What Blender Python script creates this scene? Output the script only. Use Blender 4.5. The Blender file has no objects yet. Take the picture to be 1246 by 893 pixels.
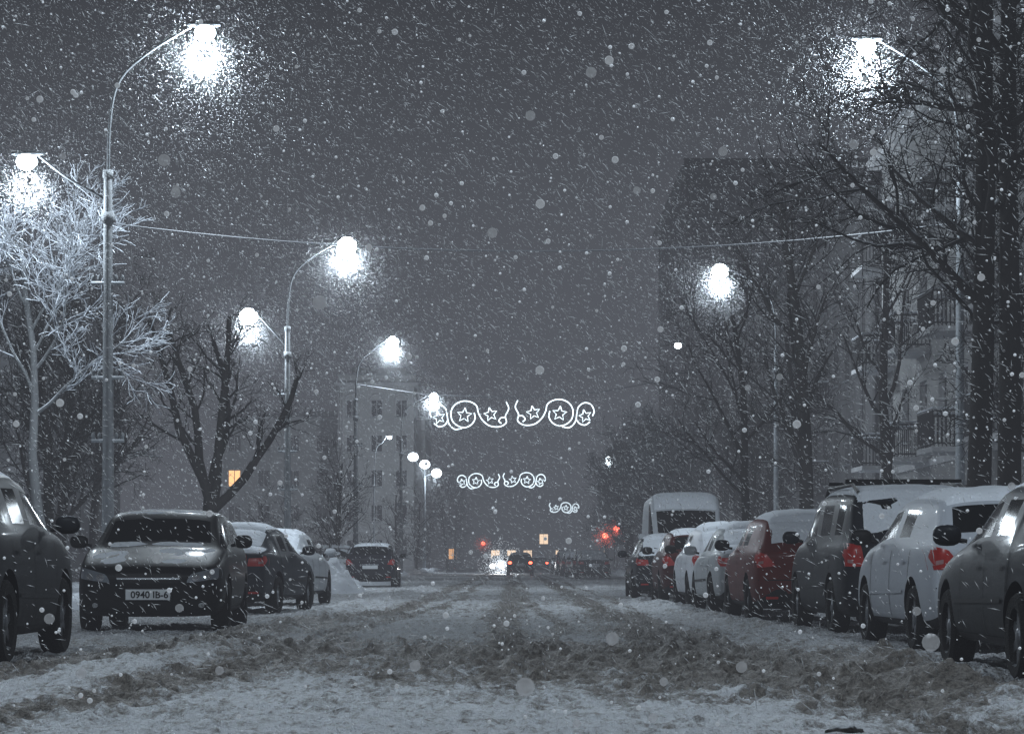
import bpy, bmesh, math, random
import numpy as np
from mathutils import Vector, Matrix
from mathutils.bvhtree import BVHTree

scene = bpy.context.scene
scene.view_settings.view_transform = 'Standard'
scene.view_settings.look = 'None'
scene.view_settings.exposure = 0
COL = scene.collection

# ------------------------------------------------------------------ helpers
def new_mat(name):
    m = bpy.data.materials.new(name); m.use_nodes = True
    nt = m.node_tree; nt.nodes.clear()
    out = nt.nodes.new('ShaderNodeOutputMaterial')
    return m, nt, out

def N(nt, t, **kw):
    n = nt.nodes.new(t)
    for k, v in kw.items(): setattr(n, k, v)
    return n

def math_node(nt, op, a, b=None, c=None, clamp=False):
    n = nt.nodes.new('ShaderNodeMath'); n.operation = op; n.use_clamp = clamp
    for i, x in enumerate((a, b, c)):
        if x is None: continue
        if isinstance(x, (int, float)): n.inputs[i].default_value = x
        else: nt.links.new(x, n.inputs[i])
    return n.outputs[0]

def mixcol(nt, f, a, b):
    n = nt.nodes.new('ShaderNodeMix'); n.data_type = 'RGBA'
    if isinstance(f, (int, float)): n.inputs[0].default_value = f
    else: nt.links.new(f, n.inputs[0])
    for i, x in ((6, a), (7, b)):
        if isinstance(x, tuple): n.inputs[i].default_value = (*x, 1)
        else: nt.links.new(x, n.inputs[i])
    return n.outputs[2]

def noise_tex(nt, vec, scale, detail=4, rough=.6):
    n = nt.nodes.new('ShaderNodeTexNoise')
    n.inputs['Scale'].default_value = scale; n.inputs['Detail'].default_value = detail
    n.inputs['Roughness'].default_value = rough
    if vec is not None: nt.links.new(vec, n.inputs['Vector'])
    return n.outputs[0]

def bump(nt, h, strength=.5, dist=.02):
    b = nt.nodes.new('ShaderNodeBump'); b.inputs['Strength'].default_value = strength
    b.inputs['Distance'].default_value = dist; nt.links.new(h, b.inputs['Height'])
    return b.outputs[0]

def simple(name, color, rough=.5, metal=0., coat=0., emis=0., var=.25, vscale=8, spec=.5):
    m, nt, out = new_mat(name)
    p = N(nt, 'ShaderNodeBsdfPrincipled')
    tc = N(nt, 'ShaderNodeTexCoord')
    n = noise_tex(nt, tc.outputs['Object'], vscale, 2)
    dark = tuple(c*(1-var) for c in color); lite = tuple(min(1, c*(1+var)) for c in color)
    c = mixcol(nt, n, dark, lite)
    nt.links.new(c, p.inputs['Base Color'])
    p.inputs['Roughness'].default_value = rough; p.inputs['Metallic'].default_value = metal
    p.inputs['Coat Weight'].default_value = coat; p.inputs['Specular IOR Level'].default_value = spec
    if emis:
        p.inputs['Emission Color'].default_value = (*color, 1); p.inputs['Emission Strength'].default_value = emis
        m.cycles.emission_sampling = 'NONE'
    nt.links.new(p.outputs[0], out.inputs[0])
    return m

def emitter(name, color, strength):
    m, nt, out = new_mat(name)
    e = N(nt, 'ShaderNodeEmission'); e.inputs[0].default_value = (*color, 1); e.inputs[1].default_value = strength
    nt.links.new(e.outputs[0], out.inputs[0]); m.cycles.emission_sampling = 'NONE'; return m

def paint(name, color, snow=.5, rough=.45, grime=.5):
    """car paint, wind-blown snow caught on faces that look upward, salt grime near the sills"""
    m, nt, out = new_mat(name)
    p = N(nt, 'ShaderNodeBsdfPrincipled'); tc = N(nt, 'ShaderNodeTexCoord'); g = N(nt, 'ShaderNodeNewGeometry')
    sn = N(nt, 'ShaderNodeSeparateXYZ'); nt.links.new(g.outputs['Normal'], sn.inputs[0])
    so = N(nt, 'ShaderNodeSeparateXYZ'); nt.links.new(tc.outputs['Object'], so.inputs[0])
    n1 = noise_tex(nt, tc.outputs['Object'], 5, 5, .7); n2 = noise_tex(nt, tc.outputs['Object'], 38, 2, .7)
    a = math_node(nt, 'MULTIPLY_ADD', sn.outputs[2], .75, n1)
    a = math_node(nt, 'MULTIPLY_ADD', n2, .5, a)
    f = math_node(nt, 'MULTIPLY', math_node(nt, 'SUBTRACT', a, 1.72-snow*.6), 3.2, clamp=True)
    gz = math_node(nt, 'MULTIPLY', math_node(nt, 'SUBTRACT', .70, so.outputs[2]), 1.6, clamp=True)
    gr = math_node(nt, 'MULTIPLY', gz, math_node(nt, 'MULTIPLY', n1, grime*1.7), clamp=True)
    lum = sum(color)/3; gc = .03+lum*.4
    c = mixcol(nt, gr, color, (gc, gc*.98, gc*.96))
    c = mixcol(nt, f, c, (.72, .75, .8))
    nt.links.new(c, p.inputs['Base Color'])
    r = math_node(nt, 'ADD', math_node(nt, 'MULTIPLY', math_node(nt, 'MAXIMUM', f, gr), .55), rough, clamp=True)
    nt.links.new(r, p.inputs['Roughness'])
    p.inputs['Specular IOR Level'].default_value = .10
    p.inputs['Coat Weight'].default_value = .05; p.inputs['Coat Roughness'].default_value = .08
    nt.links.new(bump(nt, n2, .12, .01), p.inputs['Normal'])
    nt.links.new(p.outputs[0], out.inputs[0]); return m

def snowy(name, color, scale=3., thr=.35, rough=.9, soft=3., snowcol=(.78, .82, .88), bstr=.6):
    """bark / stone with snow lying on upward faces"""
    m, nt, out = new_mat(name)
    p = N(nt, 'ShaderNodeBsdfPrincipled'); tc = N(nt, 'ShaderNodeTexCoord'); g = N(nt, 'ShaderNodeNewGeometry')
    sn = N(nt, 'ShaderNodeSeparateXYZ'); nt.links.new(g.outputs['Normal'], sn.inputs[0])
    n1 = noise_tex(nt, tc.outputs['Object'], scale, 4, .65)
    a = math_node(nt, 'MULTIPLY_ADD', n1, .8, sn.outputs[2])
    f = math_node(nt, 'MULTIPLY', math_node(nt, 'SUBTRACT', a, thr+.4), soft, clamp=True)
    base = mixcol(nt, n1, tuple(c*.6 for c in color), tuple(min(1, c*1.4) for c in color))
    nt.links.new(mixcol(nt, f, base, snowcol), p.inputs['Base Color'])
    p.inputs['Roughness'].default_value = rough; p.inputs['Specular IOR Level'].default_value = .2
    if bstr:
        n3 = noise_tex(nt, tc.outputs['Object'], scale*6, 2)
        nt.links.new(bump(nt, n3, bstr, .03), p.inputs['Normal'])
    nt.links.new(p.outputs[0], out.inputs[0]); return m

class MB:
    def __init__(s): s.v = []; s.f = []; s.m = []
    def add(s, vs, fs, mi=0):
        b = len(s.v); s.v.extend([tuple(v) for v in vs])
        s.f.extend([tuple(i+b for i in f) for f in fs]); s.m.extend([mi]*len(fs))
    def box(s, c, d, mi=0, M=None):
        x, y, z = c; a, b, e = d[0]/2, d[1]/2, d[2]/2
        vs = [Vector((x+i*a, y+j*b, z+k*e)) for i in (-1, 1) for j in (-1, 1) for k in (-1, 1)]
        if M: vs = [M @ v for v in vs]
        s.add(vs, [(0, 1, 3, 2), (4, 6, 7, 5), (0, 4, 5, 1), (2, 3, 7, 6), (0, 2, 6, 4), (1, 5, 7, 3)], mi)
    def tube(s, pts, rads, n=6, mi=0, cap=False):
        prev = None; b = len(s.v); k = len(pts)
        for i in range(k):
            if i == 0: d = pts[1]-pts[0]
            elif i == k-1: d = pts[-1]-pts[-2]
            else: d = pts[i+1]-pts[i-1]
            d = d.normalized()
            if prev is None:
                u = d.cross(Vector((0, 0, 1)) if abs(d.z) < .9 else Vector((1, 0, 0))).normalized()
            else:
                u = (prev - d*prev.dot(d)).normalized()
            prev = u; w = d.cross(u); p = pts[i]; r = rads[i] if not isinstance(rads, float) else rads
            for j in range(n):
                a = 2*math.pi*j/n
                q = p + u*(math.cos(a)*r) + w*(math.sin(a)*r)
                s.v.append((q.x, q.y, q.z))
        for i in range(k-1):
            for j in range(n):
                s.f.append((b+i*n+j, b+i*n+(j+1) % n, b+(i+1)*n+(j+1) % n, b+(i+1)*n+j)); s.m.append(mi)
        if cap:
            s.f.append(tuple(b+j for j in reversed(range(n)))); s.m.append(mi)
            s.f.append(tuple(b+(k-1)*n+j for j in range(n))); s.m.append(mi)
    def ellipsoid(s, c, r, mi=0, nu=12, nv=8, p=1.0):
        sg = lambda t: math.copysign(abs(t)**p, t)
        vs = []
        for i in range(nv+1):
            ph = math.pi*i/nv
            for j in range(nu):
                th = 2*math.pi*j/nu
                vs.append((c[0]+r[0]*sg(math.sin(ph))*sg(math.cos(th)), c[1]+r[1]*sg(math.sin(ph))*sg(math.sin(th)), c[2]+r[2]*sg(math.cos(ph))))
        fs = [(i*nu+j, (i+1)*nu+j, (i+1)*nu+(j+1) % nu, i*nu+(j+1) % nu) for i in range(nv) for j in range(nu)]
        s.add(vs, fs, mi)
    def obj(s, name, mats, parent=None, smooth=False, loc=None):
        me = bpy.data.meshes.new(name); me.from_pydata(s.v, [], s.f); me.update()
        for m in mats: me.materials.append(m)
        me.polygons.foreach_set('material_index', s.m)
        if smooth: me.polygons.foreach_set('use_smooth', [True]*len(s.f))
        o = bpy.data.objects.new(name, me); COL.objects.link(o)
        if parent: o.parent = parent
        if loc: o.location = loc
        return o

def empty(name, loc=(0, 0, 0), rz=0):
    e = bpy.data.objects.new(name, None); COL.objects.link(e); e.location = loc; e.rotation_euler = (0, 0, rz)
    e.empty_display_size = .3
    return e

_tab = np.random.RandomState(3).rand(256, 256)
def vnoise(x, y):
    xi = np.floor(x).astype(int); yi = np.floor(y).astype(int); fx = x-xi; fy = y-yi
    fx = fx*fx*(3-2*fx); fy = fy*fy*(3-2*fy)
    a = _tab[xi % 256, yi % 256]; b = _tab[(xi+1) % 256, yi % 256]; c = _tab[xi % 256, (yi+1) % 256]; d = _tab[(xi+1) % 256, (yi+1) % 256]
    return (a*(1-fx)+b*fx)*(1-fy)+(c*(1-fx)+d*fx)*fy
def fbm(x, y, o=4):
    s = 0; a = .5
    for i in range(o):
        s = s+a*vnoise(x*2**i+17*i, y*2**i+31*i); a *= .5
    return s/(1-.5**o)

# ------------------------------------------------------------------ materials
M_snow = snowy('snow_surface', (.62, .66, .72), 4, -.6, .85)
M_bark = snowy('tree_bark', (.03, .028, .027), 2.5, .66, soft=4)
M_bark_thin = snowy('twig_bark', (.025, .025, .025), 1.5, .80, soft=3, bstr=0)
M_frost_trunk = snowy('snow_plastered_bark', (.12, .125, .13), 3.5, .35, soft=3)
M_frost = snowy('frosted_twigs', (.24, .255, .28), 2.5, .1, soft=2, snowcol=(.62, .66, .72), bstr=0)
M_hoar = snowy('hoar_twigs', (.12, .125, .13), 1.5, .3, soft=2, snowcol=(.6, .63, .68), bstr=0)
M_glass = simple('dark_car_glass', (.008, .009, .010), .12, 0, 0, var=.1, spec=.012)
M_black = simple('black_plastic', (.012, .012, .013), .5, spec=.15)
M_tyre = snowy('tyre_rubber', (.016, .016, .016), 9, .9, .85)
M_rim = simple('alloy_rim', (.20, .21, .23), .45, .8)
M_head = simple('headlight_lens', (.30, .33, .37), .12, .55, .6)
M_bulb = simple('headlight_reflector', (.85, .87, .9), .1, .9, .5)
M_tail = simple('taillight_lens', (.26, .010, .007), .3, 0, .1, emis=.12, vscale=20)  # faint own glow keeps the red visible on unlit parked cars
M_tail2 = simple('taillight_reversing_lens', (.35, .20, .20), .3, 0, .1, vscale=20)
M_plate = simple('number_plate', (.62, .64, .66), .5, emis=.0, var=.06)
M_chrome = simple('chrome_trim', (.5, .52, .55), .25, 1.)
M_steel = simple('lamp_post_steel', (.28, .30, .32), .6, .2)
M_arm = simple('lamp_arm_steel', (.07, .075, .08), .7, 0, spec=.1)
M_concrete = snowy('pole_concrete', (.20, .21, .22), 6, .8)
M_rail = simple('dark_iron', (.03, .03, .032), .6, spec=.2)
M_lens = emitter('lamp_lens', (.80, .92, 1.), 60)
M_lens_far = emitter('lamp_lens_dim', (.80, .92, 1.), 30)
M_garl = emitter('garland_tube_light', (.76, .91, 1.), 4.5)
M_red = emitter('red_signal', (1, .09, .05), 40)
M_redlow = emitter('tail_lamp_lit', (1, .10, .05), 16)
M_white = emitter('headlamp_lit', (.92, .96, 1), 160)
M_warm = emitter('warm_window', (1, .50, .20), 5)
M_shop = emitter('shop_window_light', (1, .72, .48), 16)
M_wire = simple('cable', (.22, .23, .25), .6)

# ------------------------------------------------------------------ cars
TYPES = dict(
    hatch=dict(L=4.35, W=1.82, H=1.52, h0=.80, h1=1.00, belt=1.02, ywb=1.00, ywt=1.72, yb=2.35, yc=3.2, yrt=3.80, yrb=4.18, deck=1.04, wr=.72, wf=.86, wb=3.48, rad=.32, end=.10),
    sedan=dict(L=4.6, W=1.80, H=1.46, h0=.74, h1=.95, belt=.97, ywb=1.25, ywt=1.95, yb=2.5, yc=3.25, yrt=3.45, yrb=3.98, deck=1.03, wr=.70, wf=.86, wb=3.62, rad=.32, end=.15),
    mpv=dict(L=4.7, W=1.86, H=1.72, h0=.86, h1=1.08, belt=1.08, ywb=.98, ywt=1.75, yb=2.4, yc=3.55, yrt=4.32, yrb=4.56, deck=1.08, wr=.78, wf=.88, wb=3.72, rad=.33, end=.08),
    cross=dict(L=4.25, W=1.82, H=1.64, h0=.92, h1=1.1, belt=1.10, ywb=1.02, ywt=1.72, yb=2.3, yc=3.1, yrt=3.72, yrb=4.08, deck=1.12, wr=.72, wf=.84, wb=3.42, rad=.36, end=.10),
    van=dict(L=5.7, W=2.0, H=2.62, h0=1.12, h1=1.42, belt=1.42, ywb=.72, ywt=1.30, yb=1.95, yc=2.2, yrt=5.5, yrb=5.62, deck=1.5, wr=.86, wf=.95, wb=4.4, rad=.35, end=.08),
)
_cache = {}
def car_mesh(kind):
    if kind in _cache: return _cache[kind]
    P = TYPES[kind]; w = P['W']/2; L = P['L']; H = P['H']; zb = .19
    S = []
    def deck(y, b, zs, ww): S.append((y, b, zs, ww, None, 0))
    h0, h1 = P['h0'], P['h1']
    deck(0, .34, h0-.17, w*.70); deck(.05, .24, h0-.08, w*.85); deck(.22, zb, h0, w*.955)
    deck(.55 if kind != 'van' else .4, zb, h0+(h1-h0)*.5, w*.99); deck(P['ywb']-.12, zb, h1-.02, w)
    iwb = len(S); deck(P['ywb'], zb, h1, w)
    wr = P['wr']*w; b = P['belt']
    def cab(y, zr, k=1.): S.append((y, zb, b, w, zr, wr*k))
    hdr = .07 if kind != 'van' else .35
    cab(P['ywt'], H-hdr, .97); cab(P['ywt']+(.12 if kind != 'van' else .35), H-.035, .99)
    ib = len(S); cab(P['yb']-.04, H-.005); cab(P['yb']+.04, H-.003)
    ic = len(S); cab(P['yc']-.05, H-.02); cab(P['yc']+.07, H-.025)
    irt = len(S)+1; cab(P['yrt']-.12, H-.045, .97); S.append((P['yrt'], zb, b, w*.985, H-.075, wr*.94))
    deck(P['yrb'], zb+.02, P['deck'], w*.965)
    if L-P['yrb'] > .3: deck(L-.13, zb+.03, P['deck']-.01, w*.93)
    deck(L-.045, .27, P['deck']-P['end']*.6, w*.90); deck(L, .36, P['deck']-P['end']*1.2, w*.78)
    vs = []; n = 20
    for (y, bb, zs, ww, zr, rw) in S:
        h = zs-bb
        half = [(0, bb), (.80*ww, bb), (.965*ww, bb+.06), (1.*ww, bb+.42*h), (.985*ww, bb+.80*h), (.955*ww, zs-.03)]
        if zr is None: half += [(.92*ww, zs+.005), (.85*ww, zs+.02), (.78*ww, zs+.03), (.42*ww, zs+.045), (0, zs+.05)]
        else: half += [(.925*ww, zs+.02), (rw+.06, zr-.085), (rw-.02, zr-.015), (rw*.5, zr+.01), (0, zr+.02)]
        ring = half + [(-x, z) for x, z in reversed(half[1:10])]
        vs += [(x, y, z) for x, z in ring]
    fs = []; ms = []
    for i in range(len(S)-1):
        for j in range(n):
            fs.append((i*n+j, (i+1)*n+j, (i+1)*n+(j+1) % n, i*n+(j+1) % n))
            jj = j if j < 10 else 19-j
            mi = 0
            if jj == 6:
                if iwb <= i < ib or ib+1 <= i < ic: mi = 1
                if kind in ('mpv', 'cross') and ic+1 <= i < irt-1: mi = 1
                if kind == 'van' and i >= ib: mi = 0
            if jj in (8, 9) and (i == iwb or (i == irt)) and not (kind == 'van' and i == irt): mi = 1
            if jj in (0, 1): mi = 2
            ms.append(mi)
    fs.append(tuple(range(n))); ms.append(0)
    fs.append(tuple(reversed([(len(S)-1)*n+j for j in range(n)]))); ms.append(0)
    me = bpy.data.meshes.new('b'); me.from_pydata(vs, [], fs)
    for m in (M_black, M_glass, M_black): me.materials.append(m)
    me.polygons.foreach_set('material_index', ms)
    bm = bmesh.new(); bm.from_mesh(me); bmesh.ops.recalc_face_normals(bm, faces=bm.faces); bm.to_mesh(me); bm.free()
    o = bpy.data.objects.new('b', me); COL.objects.link(o)
    sm = o.modifiers.new('s', 'SUBSURF'); sm.levels = 2; sm.render_levels = 2
    cm = bmesh.new()
    for yy in (P['wf'], P['wb']):
        for sx in (-1, 1):
            g = bmesh.ops.create_cone(cm, cap_ends=True, segments=28, radius1=P['rad']+.06, radius2=P['rad']+.06, depth=.6)
            bmesh.ops.transform(cm, matrix=Matrix.Translation((sx*(w+.02), yy, P['rad']+.015)) @ Matrix.Rotation(math.pi/2, 4, 'Y'), verts=g['verts'])
    cme = bpy.data.meshes.new('c'); cm.to_mesh(cme); cm.free()
    for m in (M_black, M_glass, M_black): cme.materials.append(m)
    cme.polygons.foreach_set('material_index', [2]*len(cme.polygons))
    co = bpy.data.objects.new('c', cme); COL.objects.link(co)
    bo = o.modifiers.new('b', 'BOOLEAN'); bo.object = co; bo.operation = 'DIFFERENCE'; bo.solver = 'EXACT'
    dg = bpy.context.evaluated_depsgraph_get(); dg.update()
    res = bpy.data.meshes.new_from_object(o.evaluated_get(dg))
    bpy.data.objects.remove(o); bpy.data.objects.remove(co)
    bm = bmesh.new(); bm.from_mesh(res)
    for f in bm.faces: f.smooth = True
    for e in bm.edges:
        if len(e.link_faces) == 2 and e.calc_face_angle(0) > .75: e.smooth = False
    bvh = BVHTree.FromBMesh(bm); bm.to_mesh(res); bm.free()
    _cache[kind] = (res, bvh); return _cache[kind]

def decal(mb, bvh, quad, side, mi, off=.006, nu=6, nv=6, rnd=0.):
    pts = []
    for j in range(nv+1):
        for i in range(nu+1):
            u, v = i/nu, j/nv
            if rnd:
                a, b = 2*u-1, 2*v-1
                aa = a*math.sqrt(1-b*b/2); bb = b*math.sqrt(1-a*a/2)
                u = ((1-rnd)*a+rnd*aa)*.5+.5; v = ((1-rnd)*b+rnd*bb)*.5+.5
            q = [quad[0][k]*(1-u)*(1-v)+quad[1][k]*u*(1-v)+quad[2][k]*u*v+quad[3][k]*(1-u)*v for k in (0, 1)]
            if side == 'F': o, d = Vector((q[0], -3, q[1])), Vector((0, 1, 0))
            elif side == 'B': o, d = Vector((q[0], 9, q[1])), Vector((0, -1, 0))
            elif side == 'R': o, d = Vector((4, q[0], q[1])), Vector((-1, 0, 0))
            elif side == 'L': o, d = Vector((-4, q[0], q[1])), Vector((1, 0, 0))
            else: o, d = Vector((q[0], q[1], 5)), Vector((0, 0, -1))
            h, nn, _, _ = bvh.ray_cast(o, d)
            pts.append(None if h is None else h - d*off)
    idx = {}
    for k, p in enumerate(pts):
        if p is not None: idx[k] = len(mb.v); mb.v.append(tuple(p))
    for j in range(nv):
        for i in range(nu):
            ks = (j*(nu+1)+i, j*(nu+1)+i+1, (j+1)*(nu+1)+i+1, (j+1)*(nu+1)+i)
            if all(k in idx for k in ks): mb.f.append(tuple(idx[k] for k in ks)); mb.m.append(mi)

def snow_layer(mb, bvh, x0, x1, y0, y1, t, rng, minn=.3, holes=.0, res=.06):
    nx = max(6, int((x1-x0)/res)); ny = max(6, int((y1-y0)/res)); ox, oy = rng.random()*50, rng.random()*50
    idx = {}
    for j in range(ny+1):
        for i in range(nx+1):
            u, v = i/nx, j/ny; x = x0+(x1-x0)*u; y = y0+(y1-y0)*v
            h, nn, _, _ = bvh.ray_cast(Vector((x, y, 5)), Vector((0, 0, -1)))
            if h is None or abs(nn.z) < minn: continue
            e = min(1, min(u, 1-u)*nx/3.5, min(v, 1-v)*ny/3.5)
            nz = float(fbm(np.array(x*3+ox), np.array(y*3+oy), 3))
            th = t*(e**.6)*(.55+.9*nz) - holes*(1-nz)*t*2.4 - (.012 if e <= 0 else 0)
            idx[(i, j)] = (len(mb.v), th); mb.v.append((h.x, h.y, h.z+max(th, -.012)))
    for j in range(ny):
        for i in range(nx):
            ks = [(i, j), (i+1, j), (i+1, j+1), (i, j+1)]
            if all(k in idx for k in ks) and max(idx[k][1] for k in ks) > 0:
                mb.f.append(tuple(idx[k][0] for k in ks)); mb.m.append(0)

_wheel = {}
def wheel_mesh(rad):
    if rad in _wheel: return _wheel[rad]
    mb = MB(); n = 32; ww = .105
    prof = [(rad*.66, -ww*.9), (rad*.9, -ww), (rad*.985, -ww*.75), (rad, -ww*.3), (rad, ww*.3), (rad*.985, ww*.75), (rad*.9, ww), (rad*.66, ww*.9), (rad*.62, ww*.4), (rad*.6, -ww*.4)]
    vs = [(x, r*math.cos(2*math.pi*k/n), r*math.sin(2*math.pi*k/n)) for k in range(n) for r, x in prof]
    m = len(prof)
    mb.add(vs, [(k*m+i, k*m+(i+1) % m, ((k+1) % n)*m+(i+1) % m, ((k+1) % n)*m+i) for k in range(n) for i in range(m)], 0)
    for sx in (-1, 1):
        x = sx*ww*.62
        for k in range(7):
            a = 2*math.pi*k/7
            M = Matrix.Rotation(a, 4, 'X')
            vs = [M @ Vector(p) for p in [(x, -.05, .05), (x, .05, .05), (x*.95, .03, rad*.63), (x*.95, -.03, rad*.63), (x*.7, -.05, .05), (x*.7, .05, .05), (x*.6, .03, rad*.63), (x*.6, -.03, rad*.63)]]
            mb.add(vs, [(0, 1, 2, 3), (0, 3, 7, 4), (1, 5, 6, 2), (4, 7, 6, 5)], 1)
        mb.ellipsoid((x, 0, 0), (.02, .07, .07), 1)
    vs = [(0, 0, 0)]+[(0, rad*.64*math.cos(2*math.pi*k/n), rad*.64*math.sin(2*math.pi*k/n)) for k in range(n)]
    mb.add(vs, [(0, k+1, (k+1) % n+1) for k in range(n)], 2)
    o = mb.obj('w', [M_tyre, M_rim, M_black], smooth=False); me = o.data; bpy.data.objects.remove(o)
    _wheel[rad] = me; return me

def make_car(name, kind, color, x, y, away=True, yaw=0., snow=.05, body_snow=.5, rearsnow=.03, hoodsnow=.03, plate=None, rack=False, lit=None, seed=1):
    P = TYPES[kind]; L = P['L']; w = P['W']/2; H = P['H']; rng = random.Random(seed)
    me, bvh = car_mesh(kind); me = me.copy()
    pm = paint(name+'_paint', color, body_snow)
    me.materials[0] = pm
    rz = (math.pi if away else 0)+yaw
    off = Vector((0, L/2, 0)); off.rotate(Matrix.Rotation(rz, 3, 'Z'))
    e = empty(name, (x-off.x, y+L/2-off.y, .03), rz)
    b = bpy.data.objects.new('body', me); COL.objects.link(b); b.parent = e
    for yy in (P['wf'], P['wb']):
        for sx in (-1, 1):
            o = bpy.data.objects.new('wheel', wheel_mesh(P['rad'])); COL.objects.link(o); o.parent = e
            o.location = (sx*(w-.115), yy, P['rad']-.01); o.rotation_euler = (rng.random()*3, 0, 0)
    mb = MB(); h0 = P['h0']; dk = P['deck']
    for s in (-1, 1):
        q = [(s*.44*w/.9, h0-.20), (s*.86*w/.9, h0-.14), (s*.84*w/.9, h0+.0), (s*.50*w/.9, h0-.09)]
        decal(mb, bvh, q, 'F', 1, .008, 10, 6, .25)
        decal(mb, bvh, [(s*.52, h0-.175), (s*.62, h0-.175), (s*.62, h0-.085), (s*.52, h0-.085)], 'F', 6, .012, 6, 6, 1.)
        decal(mb, bvh, [(s*.66, h0-.16), (s*.75, h0-.16), (s*.75, h0-.08), (s*.66, h0-.08)], 'F', 6, .012, 6, 6, 1.)
        decal(mb, bvh, [(s*.56, .29), (s*.70, .29), (s*.70, .38), (s*.56, .38)], 'F', 0, .006, 6, 4, .3)
        decal(mb, bvh, [(s*.60, .305), (s*.67, .305), (s*.67, .365), (s*.60, .365)], 'F', 6, .010, 6, 6, 1.)
    decal(mb, bvh, [(-.36, h0-.20), (.36, h0-.20), (.40, h0-.085), (-.40, h0-.085)], 'F', 0, .006, 8, 4, .1)
    decal(mb, bvh, [(-.37, h0-.155), (.37, h0-.155), (.38, h0-.135), (-.38, h0-.135)], 'F', 4, .010, 8, 1)
    decal(mb, bvh, [(-.48, .25), (.48, .25), (.44, .385), (-.44, .385)], 'F', 0, .006, 8, 4, .15)
    for s in (-1, 1):
        sd = 'R' if s > 0 else 'L'
        if kind in ('hatch', 'cross'):
            q = [(s*.58*w/.9, dk-.24), (s*.86*w/.9, dk-.27), (s*.85*w/.9, dk-.03), (s*.70*w/.9, dk-.08)]
        elif kind == 'mpv': q = [(s*.66, dk-.28), (s*.88, dk-.28), (s*.86, dk-.0), (s*.70, dk-.03)]
        elif kind == 'van': q = [(s*.80, .75), (s*.94, .75), (s*.94, 1.2), (s*.82, 1.2)]
        else: q = [(s*.54, dk-.24), (s*.84, dk-.24), (s*.83, dk-.10), (s*.56, dk-.11)]
        decal(mb, bvh, q, 'B', 2, .010, 8, 6, .12)
        if kind != 'van':
            qq = [(q[0][0]*.4+q[1][0]*.6, q[0][1]+.035), (q[1][0]-s*.03, q[1][1]+.045), (q[1][0]-s*.03, q[1][1]+.085), (q[0][0]*.4+q[1][0]*.6, q[0][1]+.075)]
            decal(mb, bvh, qq, 'B', 9, .014, 4, 3, .1)
        decal(mb, bvh, [(L-.24, dk-.14), (L-.07, dk-.23), (L-.08, dk-.08), (L-.20, dk-.07)], sd, 2, .009, 6, 5, .2)
        decal(mb, bvh, [(s*.55, .34), (s*.72, .34), (s*.72, .375), (s*.55, .375)], 'B', 2, .008, 4, 2)
    decal(mb, bvh, [(-.55, .28), (.55, .28), (.60, .40), (-.60, .40)], 'B', 0, .006, 8, 3, .1)
    decal(mb, bvh, [(-.82, .60), (.82, .60), (.82, .612), (-.82, .612)], 'B', 0, .006, 16, 1)
    decal(mb, bvh, [(-.27, .64), (.27, .64), (.27, .76), (-.27, .76)], 'B', 3, .012, 4, 2)
    decal(mb, bvh, [(-.30, .775), (.30, .775), (.30, .80), (-.30, .80)], 'B', 4, .012, 6, 1)
    for sd in ('R', 'L'):
        bl = P['belt']
        for yy, z0 in ((P['ywb']+.28, .26), (P['yb'], .24), (P['yc']+.12, .52)):
            if kind == 'van' and yy > 2.3: continue
            decal(mb, bvh, [(yy-.008, z0), (yy+.008, z0), (yy+.008, bl-.05), (yy-.008, bl-.05)], sd, 0, .004, 1, 10)
        for yy in (P['yb']-.28, P['yc']-.12):
            decal(mb, bvh, [(yy-.1, bl-.17), (yy+.1, bl-.17), (yy+.1, bl-.135), (yy-.1, bl-.135)], sd, 5, .03, 4, 2, .3)
        decal(mb, bvh, [(P['wf']+.45, .22), (P['wb']-.45, .22), (P['wb']-.45, .29), (P['wf']+.45, .29)], sd, 0, .006, 8, 2)
        decal(mb, bvh, [(P['wf']+.42, .52), (P['wb']-.42, .55), (P['wb']-.42, .585), (P['wf']+.42, .555)], sd, 0 if kind in('sedan','van') else 5, .012, 10, 1)
        s = 1 if sd == 'R' else -1
        zm = bl+.09
        mb.ellipsoid((s*(w+.115), P['ywb']+.42, zm), (.115, .075, .085), 5 if kind != 'hatch' else 0, 12, 8, .75)
        mb.tube([Vector((s*(w-.04), P['ywb']+.44, zm-.05)), Vector((s*(w+.08), P['ywb']+.43, zm-.03))], .022, 6, 0)
        if rack or kind == 'mpv':
            mb.tube([Vector((s*P['wr']*w*.9, y_, z_)) for y_, z_ in ((P['ywt']+.1, H-.04), (P['ywt']+.3, H+.055), (P['yrt']-.5, H+.055), (P['yrt']-.1, H-.05))], .024, 6, 0)
    mb.tube([Vector((-.5, P['ywb']+.03, P['h1']+.055)), Vector((.1, P['ywb']+.12, P['h1']+.12))], .009, 4, 0)
    mb.tube([Vector((.05, P['ywb']+.03, P['h1']+.06)), Vector((.6, P['ywb']+.12, P['h1']+.10))], .009, 4, 0)
    mb.tube([Vector((.0, P['yrb']-.02, dk+.06)), Vector((.38, P['yrb']-.10, dk+.16))], .010, 4, 0)
    if rack:
        for yy in (P['ywt']+.55, P['yrt']-.75):
            mb.box((0, yy, H+.11), (1.4, .07, .04), 0)
    if lit:
        for s in (-1, 1):
            if 'F' in lit: mb.ellipsoid((s*.62, .05, h0-.13), (.20, .07, .17), 7)
            if 'B' in lit: mb.ellipsoid((s*.68, L-.03, dk-.17), (.13, .06, .09), 8)
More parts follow.
